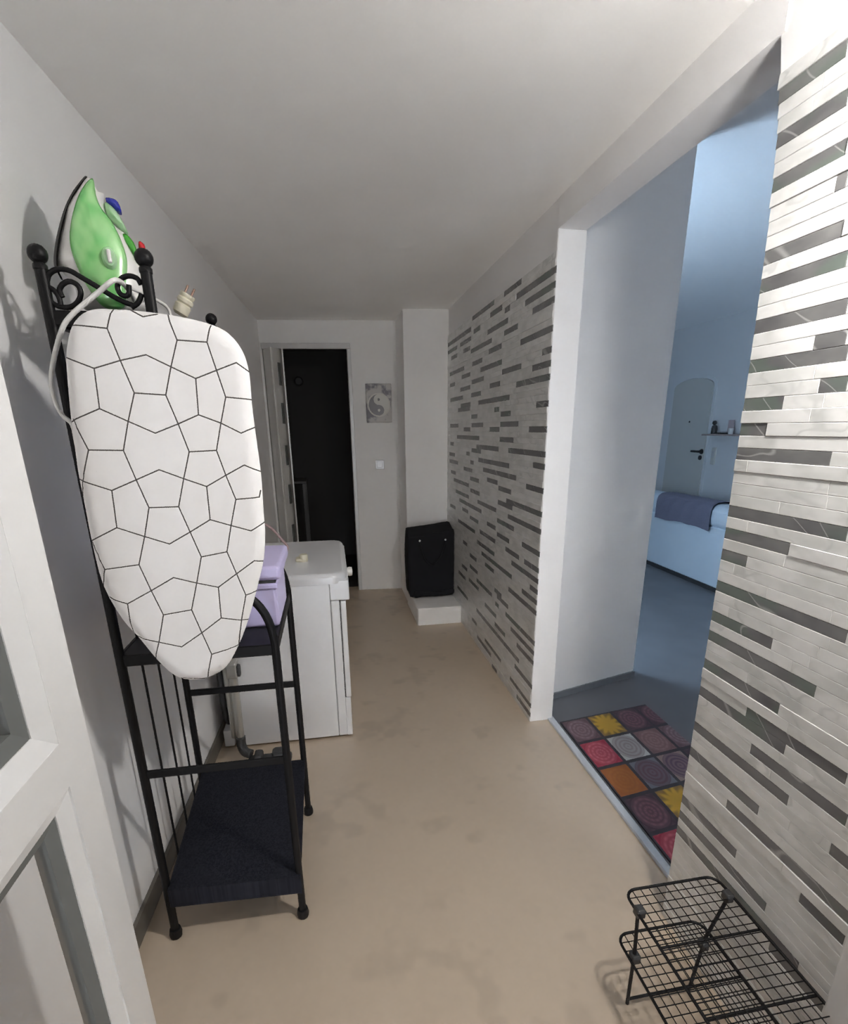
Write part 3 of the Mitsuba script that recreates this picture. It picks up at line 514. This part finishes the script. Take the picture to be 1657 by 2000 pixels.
part(t, 'front_panel', rbx(-0.042, 0.000, 2.340, 3.125, 0.012, 0.733, 0.006), 'm_white_gloss', smooth=40)
part(t, 'front_edge', rbx(0.0035, 0.029, 2.338, 3.125, 0.228, 0.730, 0.004), 'm_white_gloss', smooth=40)
part(t, 'kick_plate', rbx(-0.002, 0.026, 2.338, 3.125, 0.012, 0.225, 0.004), 'm_white_gloss', smooth=40)
part(t, 'recess_shade', bx(-0.003, 0.004, 2.342, 3.12, 0.226, 0.733), 'm_dark_and_shade', label='dark filler standing for the shade beside the door panel')  # dark filler imitates the shade in the slot
part(t, 'knob', lathe([(0, 0), (0.020, 0), (0.024, 0.012), (0.022, 0.026), (0, 0.03)], (0.046, 2.595, 0.805), 'x', 20), 'm_white_plastic', smooth=40, label='round programme knob')
for y in (2.38, 3.08):
    for x in (-0.5, -0.03): part(t, 'foot', lathe([(0, 0), (0.02, 0), (0.02, 0.015), (0, 0.015)], (x, y, 0), 'z', 12), 'm_black_plastic')
part(t, 'hose', tube([(-0.575, 2.42, 0.6), (-0.59, 2.40, 0.45), (-0.592, 2.40, 0.2), (-0.58, 2.42, 0.1), (-0.56, 2.46, 0.08)], 0.014, 10, sub=5), 'm_black_plastic', smooth=True, label='black drain hose at the back')
part(t, 'pump_cover', rbx(-0.60, -0.552, 2.345, 2.46, 0.012, 0.10, 0.006, 2), 'm_white_gloss')
t = 'measuring_cap'; put(t, cat(lathe([(0, 0), (0.020, 0), (0.022, 0.03), (0.018, 0.036), (0, 0.036)], (-0.165, 2.61, 0.866), 'z', 14), rbx(-0.205, -0.15, 2.59, 2.65, 0.866, 0.884, 0.008, 2)), 'm_cream', smooth=40); tag(t, 'small cream plastic cap lying on the washing machine top', 'cap')
t = 'hanger_clip'; tag(t, 'pink plastic hanger piece with a thin rod lying behind the lilac box', 'hanger')
part(t, 'rod', tube([(-0.36, 2.42, 0.93), (-0.30, 2.42, 0.95), (-0.225, 2.42, 0.985)], 0.004, 8), 'm_rosy')
part(t, 'frame', tube([(-0.34, 2.45, 1.10), (-0.29, 2.45, 1.07), (-0.245, 2.45, 1.01), (-0.225, 2.45, 0.975), (-0.25, 2.45, 0.93), (-0.30, 2.45, 0.90), (-0.34, 2.45, 0.875)], 0.006, 8, sub=5), 'm_pink', smooth=True)

# ------------------------------------------------------------------ vacuum cleaner wand
t = 'vacuum_cleaner'; tag(t, 'grey upright vacuum wand with a black floor nozzle in front of the washing machine', 'vacuum cleaner')
part(t, 'tube', tube([(-0.50, 2.25, 0.09), (-0.50, 2.262, 0.30), (-0.50, 2.275, 0.98)], 0.0175, 14), 'm_chrome_grey', smooth=40)
part(t, 'tube', tube([(-0.535, 2.285, 0.10), (-0.535, 2.292, 0.98)], 0.014, 12), 'm_chrome_grey', smooth=40)
ck = part(t, 'clamp', rbx(-0.525, -0.475, 2.235, 2.29, 0.425, 0.505, 0.010), 'm_chrome_grey', smooth=40); part(ck, 'button', rbx(-0.478, -0.462, 2.235, 2.265, 0.435, 0.49, 0.006, 2), 'm_black_plastic', label='black release button')
part(t, 'elbow', tube([(-0.50, 2.25, 0.12), (-0.499, 2.245, 0.075), (-0.485, 2.235, 0.045), (-0.455, 2.225, 0.035)], 0.022, 12, sub=4), 'm_black_plastic', smooth=True)
part(t, 'nozzle', cat(rbx(-0.47, -0.27, 2.15, 2.235, 0.0, 0.028, 0.012), rbx(-0.44, -0.40, 2.17, 2.235, 0.02, 0.055, 0.012, 2), rbx(-0.36, -0.285, 2.175, 2.24, 0.015, 0.058, 0.018, 2)), 'm_black_plastic', smooth=40)

# ------------------------------------------------------------------ black tote bag on the plinth
t = 'tote_bag'; tag(t, 'black fabric tote bag with two silver rivets standing on the white step', 'bag')
bag = trimesh.creation.box(extents=(0.375, 0.20, 0.58)); 
for _ in range(4): bag = bag.subdivide()
V = bag.vertices.copy(); u, v, w = V[:, 0] / 0.1875, V[:, 1] / 0.10, V[:, 2] / 0.29
V[:, 0] += 0.012 * np.sign(u) * (1 - w ** 2) * abs(u); V[:, 1] += 0.022 * np.sign(v) * abs(v) * (1 - u ** 2) * (1 - w ** 2)
V[:, 2] -= np.where(w > 0.97, 0.055 * np.clip(-v * 0.5 + 0.5, 0, 1), 0) * 1.0
V[:, 2] += 0.02 * u * np.clip(w, 0, 1)
V += (meshkit.fbm(V * 9 + 3, 3, 2)[:, None] - 0.5) * np.array([0.012, 0.03, 0.010])
V[:, 2] = np.maximum(V[:, 2], -0.288)
bag.vertices = V; bag = trimesh.smoothing.filter_taubin(bag, iterations=6); bag.apply_translation((0.772, 4.19, 0.438))
part(t, 'body', bag, 'm_bag', smooth=50)
for x in (0.672, 0.885): part(t, 'rivet', lathe([(0, -0.004), (0.007, -0.004), (0.009, 0.0), (0, 0.0)], (x - 0.003, 4.072, 0.632), 'y', 12), 'm_silver', label='silver rivet')
part(t, 'handle', tube([(0.672, 4.076, 0.62), (0.70, 4.062, 0.50), (0.765, 4.05, 0.43), (0.84, 4.062, 0.50), (0.885, 4.076, 0.62)], 0.009, 8, sub=6), 'm_bag', smooth=True)
part(t, 'flap', pillow([(0.62, 0.15), (0.70, 0.158), (0.80, 0.153), (0.945, 0.165), (0.95, 0.21), (0.80, 0.195), (0.70, 0.20), (0.63, 0.21)], 4.075, 0.006, rim=0.003, sub=3, step=0.012), 'm_bag', smooth=True)

# ------------------------------------------------------------------ back wall picture and switch
def c_yin(p, n, uv):
    x, z = (p.x - 0.4475) / 0.088, (p.z - 1.700) / 0.088
    r = dr.sqrt(x * x + z * z)
    up = dr.sqrt(x * x + dr.square(z - 0.5)); dn = dr.sqrt(x * x + dr.square(z + 0.5))
    light = ((x > 0) & ~(dn < 0.5)) | (up < 0.5)
    light = (light & ~(up < 0.13)) | (dn < 0.13)
    inner = dr.select(light, mi.Float(1), mi.Float(0))
    nz = fbm(p.x * 26, p.z * 26, 1.0, 3)
    border = mix((0.16, 0.15, 0.165), (0.50, 0.48, 0.46), smoothstep(0.3, 0.62, nz + 0.75 * (p.x - 0.44) + 0.8 * dr.abs(p.z - 1.71) - 0.06))
    c = mix((0.20, 0.195, 0.20), (0.66, 0.65, 0.61), inner)
    c = dr.select(r > 1.0, mi.Color3f(0.62, 0.60, 0.56), c)
    return dr.select(r > 1.13, border, c)
mat('m_yin', proc(c_yin), 0.6)
pc = cbx(0.337, 0.560, -0.022, -0.001, 1.553, 1.876, 0.003); V = pc.vertices; V[:, 1] += yb(V[:, 0]); put('wall_picture', pc, 'm_yin'); tag('wall_picture', 'small grey canvas print of a yin yang symbol on the end wall', 'picture')
t = 'light_switch'; tag(t, 'white light switch on the end wall below the yin yang print', 'switch')
part(t, 'plate', shear(rbx(0.398, 0.478, -0.010, 0.0, 1.148, 1.228, 0.004, 2)), 'm_white_gloss'); part(t, 'rocker', shear(rbx(0.412, 0.464, -0.017, -0.008, 1.162, 1.214, 0.004, 2)), 'm_white_gloss')

# ------------------------------------------------------------------ patchwork rug
RC = [['dusk', 'gold', 'plum', 'plum'], ['red', 'white', 'rose', 'dusk'], ['orange', 'slate', 'sand', 'plum'], ['plum', 'gold', 'red', 'slate'], ['red', 'dusk', 'white', 'rose']]
PAL = {'dusk': ((0.062, 0.031, 0.037), (0.161, 0.105, 0.118)), 'gold': ((0.16, 0.088, 0.024), (0.48, 0.288, 0.032)), 'plum': ((0.028, 0.012, 0.019), (0.105, 0.043, 0.056)), 'red': ((0.198, 0.009, 0.025), (0.384, 0.099, 0.124)), 'white': ((0.464, 0.464, 0.448), (0.256, 0.216, 0.216)), 'rose': ((0.099, 0.05, 0.05), (0.174, 0.105, 0.105)), 'orange': ((0.198, 0.056, 0.009), (0.236, 0.081, 0.012)), 'slate': ((0.093, 0.105, 0.124), (0.062, 0.025, 0.037)), 'sand': ((0.186, 0.136, 0.118), (0.05, 0.025, 0.05))}
RX0, RY1, RPX, RPY, RSH = 1.113, 2.258, 0.1555, 0.2035, 0.15
def c_rug(p, n, uv):
    x, y = p.x - RX0, RY1 - (p.y - RSH * (p.x - RX0))
    i, j = dr.floor(x / RPX), dr.floor(y / RPY)
    fx, fy = x / RPX - i, y / RPY - j
    cx_, cy_ = (fx - 0.5) * 2, (fy - 0.5) * 2
    r = dr.sqrt(cx_ * cx_ + cy_ * cy_); a = dr.atan2(cy_, cx_)
    pet = dr.cos(a * 12) * 0.5 + 0.5; rings = dr.cos(r * 26) * 0.5 + 0.5
    w = smoothstep(0.95, 0.85, r) * (0.25 + 0.75 * rings * (0.45 + 0.55 * pet)) + 0.35 * smoothstep(0.98, 1.05, r) * pet
    c = mi.Color3f(0.015, 0.012, 0.015)
    for jj, row in enumerate(RC):
        for ii, nm in enumerate(row):
            A, B = PAL[nm]
            ww = dr.clip(smoothstep(0.97, 0.90, r) * (0.55 + 0.45 * rings), 0, 1) if nm in ('white', 'slate', 'sand') else (smoothstep(1.25, 0.75, r + 0.3 * pet) if nm == 'gold' else w)
            c = dr.select((dr.abs(i - ii) < 0.5) & (dr.abs(j - jj) < 0.5), mix(A, B, ww), c)
    edge = dr.maximum(dr.abs(cx_) , dr.abs(cy_))
    return dr.select((dr.abs(cx_) > 0.90) | (dr.abs(cy_) > 0.90), mi.Color3f(0.014, 0.012, 0.015), c)
mat('m_rug', proc(c_rug), 0.7)
rp = [(RX0 + a, RY1 - b + RSH * a) for a, b in ((0, 0), (0.545, 0), (0.545, 1.0), (0, 1.0))]
put('rug', ext(Polygon(rp), 0.007), 'm_rug'); tag('rug', 'patchwork rug printed with red, gold, grey and plum medallion squares', 'rug')

# ------------------------------------------------------------------ sofa, throw and wall shelf in the adjoining room
t = 'sofa'; tag(t, 'pale blue upholstered sofa seen from behind in the adjoining room', 'sofa')
part(t, 'back', rbx(3.46, 3.66, 3.1, 6.0, 0.045, 0.60, 0.02), 'm_sofa', smooth=40)
part(t, 'back_cushion', rbx(3.44, 3.70, 3.08, 6.02, 0.585, 0.805, 0.085), 'm_sofa', smooth=40)
part(t, 'seat', rbx(3.64, 4.4, 3.1, 6.0, 0.045, 0.44, 0.04), 'm_sofa', smooth=40)
part(t, 'base', bx(3.48, 4.38, 3.12, 5.98, 0.0, 0.05), 'm_black_plastic', label='dark strip standing for the shadow gap and feet')  # black block stands in for the shadow gap and feet
prof = [(3.425, 0.565), (3.422, 0.64), (3.425, 0.72), (3.445, 0.785), (3.49, 0.818), (3.57, 0.822), (3.65, 0.815), (3.705, 0.78), (3.715, 0.70), (3.715, 0.60)]
prof = spline(np.array(prof), 5); ys = np.linspace(4.25, 5.09, 40); V = []
for y in ys:
    sag = 0.010 * math.sin(y * 7 + 1) + 0.004 * math.sin(y * 19)
    for i, (x, z) in enumerate(prof): V.append((x - 0.004 + 0.004 * math.sin(y * 37 + i * 0.3), y, z + sag * (1 - min(1, i / 8))))
V = np.array(V); n_ = len(prof); F = []
for i in range(len(ys) - 1):
    for k in range(n_ - 1): a = i * n_ + k; F += [[a, a + 1, a + n_ + 1], [a, a + n_ + 1, a + n_]]
put('throw_blanket', trimesh.Trimesh(V, F, process=False), 'm_throw', smooth=True); tag('throw_blanket', 'dark slate blanket draped over the pale blue sofa back', 'blanket')
t = 'wall_shelf'; put(t, cbx(4.82, 5.0, 5.55, 6.385, 1.372, 1.392, 0.003), 'm_wood_shelf'); tag(t, 'small brown wall shelf right of the arched door', 'shelf')
put('candle', lathe([(0, 0), (0.035, 0), (0.038, 0.06), (0.03, 0.10), (0.012, 0.11), (0, 0.11)], (4.9, 6.26, 1.392), 'z', 16), 'm_black_plastic', smooth=40); tag('candle', 'small black jar candle on the wall shelf', 'candle')
put('ball_ornament', cat(ball((4.93, 6.31, 1.53), 0.028), tube([(4.93, 6.31, 1.392), (4.93, 6.31, 1.51)], 0.006, 8), lathe([(0, 0), (0.025, 0), (0.025, 0.008), (0, 0.008)], (4.93, 6.31, 1.392), 'z', 12)), 'm_dark_and_shade', smooth=40); tag('ball_ornament', 'thin stand topped by a dark ball at the left end of the wall shelf', 'ornament')
put('picture_card', cbx(4.95, 4.965, 6.0, 6.09, 1.392, 1.56, 0.002), 'm_rosy'); tag('picture_card', 'pinkish card leaning upright on the wall shelf', 'card')
put('tray', rbx(4.85, 4.94, 6.02, 6.2, 1.392, 1.41, 0.006, 2), 'm_black_plastic'); tag('tray', 'flat black tray on the wall shelf', 'tray')
put('cup', lathe([(0, 0), (0.025, 0), (0.032, 0.07), (0.028, 0.07), (0.022, 0.006), (0, 0.006)], (4.88, 5.94, 1.392), 'z', 16), 'm_white_plastic', smooth=40); tag('cup', 'white cup at the right of the wall shelf', 'cup')
t = 'wall_switch'; tag(t, 'narrow grey switch plate beside the arched door', 'switch'); part(t, 'plate', rbx(4.985, 5.0, 6.28, 6.36, 1.0, 1.22, 0.004, 2), 'm_door_grey'); part(t, 'rocker', rbx(4.978, 4.988, 6.295, 6.345, 1.09, 1.17, 0.003, 2), 'm_frame_white')

# ------------------------------------------------------------------ wire shoe rack at the foot of the near mosaic wall
t = 'wire_shoe_rack'; tag(t, 'two tier black wire mesh shoe rack at the foot of the near mosaic wall', 'rack')
def tier(x0, x1, y0, y1, z, r=0.03):
    a = [(x0 + r - r * math.cos(q), y1 - r + r * math.sin(q), z) for q in np.linspace(0, math.pi / 2, 6)]
    b = [(x1 - r + r * math.sin(q), y1 - r + r * math.cos(q), z) for q in np.linspace(0, math.pi / 2, 6)]
    c = [(x1 - r + r * math.cos(q), y0 + r - r * math.sin(q), z) for q in np.linspace(0, math.pi / 2, 6)]
    e = [(x0 + r - r * math.sin(q), y0 + r - r * math.cos(q), z) for q in np.linspace(0, math.pi / 2, 6)]
    k = part(t, 'shelf_frame', tube(np.array(a + b + c + e), 0.0036, 8, closed=True), 'm_black_metal', smooth=40)
    w = [tube([(x, y0 + 0.003, z - 0.002), (x, y1 - 0.003, z - 0.002)], 0.0013, 5) for x in np.arange(x0 + 0.0235, x1 - 0.01, 0.0235)]
    w += [tube([(x0 + 0.003, y, z), (x1 - 0.003, y, z)], 0.0013, 5) for y in np.arange(y1 - 0.0235, y0 + 0.01, -0.0235)]
    q = part(k, 'mesh', cat(*w), 'm_black_metal', label='square wire mesh')
    for y in np.arange(y1 - 0.155, y0, -0.155): part(k, 'brace', tube([(x0, y, z - 0.005), (x1, y, z - 0.005)], 0.003, 8), 'm_black_metal')
SX0, SX1, SY0, SY1, SZ0, SZ1 = 0.683, 0.948, 0.34, 0.950, 0.19, 0.345
tier(SX0, SX1, SY0, SY1, SZ1); tier(SX0 - 0.003, SX1 - 0.02, SY0, SY1 + 0.003, SZ0)
for y in (SY1 - 0.06, SY0 + 0.10):
    k = part(t, 'leg', tube([(SX0 + 0.004, y, SZ1), (SX0 + 0.012, y, SZ0 + 0.01), (SX0 + 0.02, y + 0.01, 0.004)], 0.0045, 8), 'm_black_metal', smooth=40)
    k2 = part(t, 'leg', tube([(SX1 - 0.004, y, SZ1), (SX1 - 0.05, y, SZ0 + 0.02), (SX1 - 0.06, y + 0.01, 0.004)], 0.0045, 8), 'm_black_metal', smooth=40)
    for x, z in ((SX0 + 0.006, SZ1), (SX0 + 0.012, SZ0)): part(k, 'joint', rbx(x - 0.010, x + 0.014, y - 0.013, y + 0.013, z - 0.016, z + 0.010, 0.006, 2), 'm_black_plastic', label='black plastic joint')
    for x, z in ((SX1 - 0.008, SZ1), (SX1 - 0.052, SZ0)): part(k2, 'joint', rbx(x - 0.012, x + 0.010, y - 0.013, y + 0.013, z - 0.016, z + 0.010, 0.006, 2), 'm_black_plastic', label='black plastic joint')
    part(t, 'crossbar', tube([(SX0 + 0.02, y + 0.01, 0.02), (SX1 - 0.06, y + 0.01, 0.02)], 0.004, 8), 'm_black_metal')
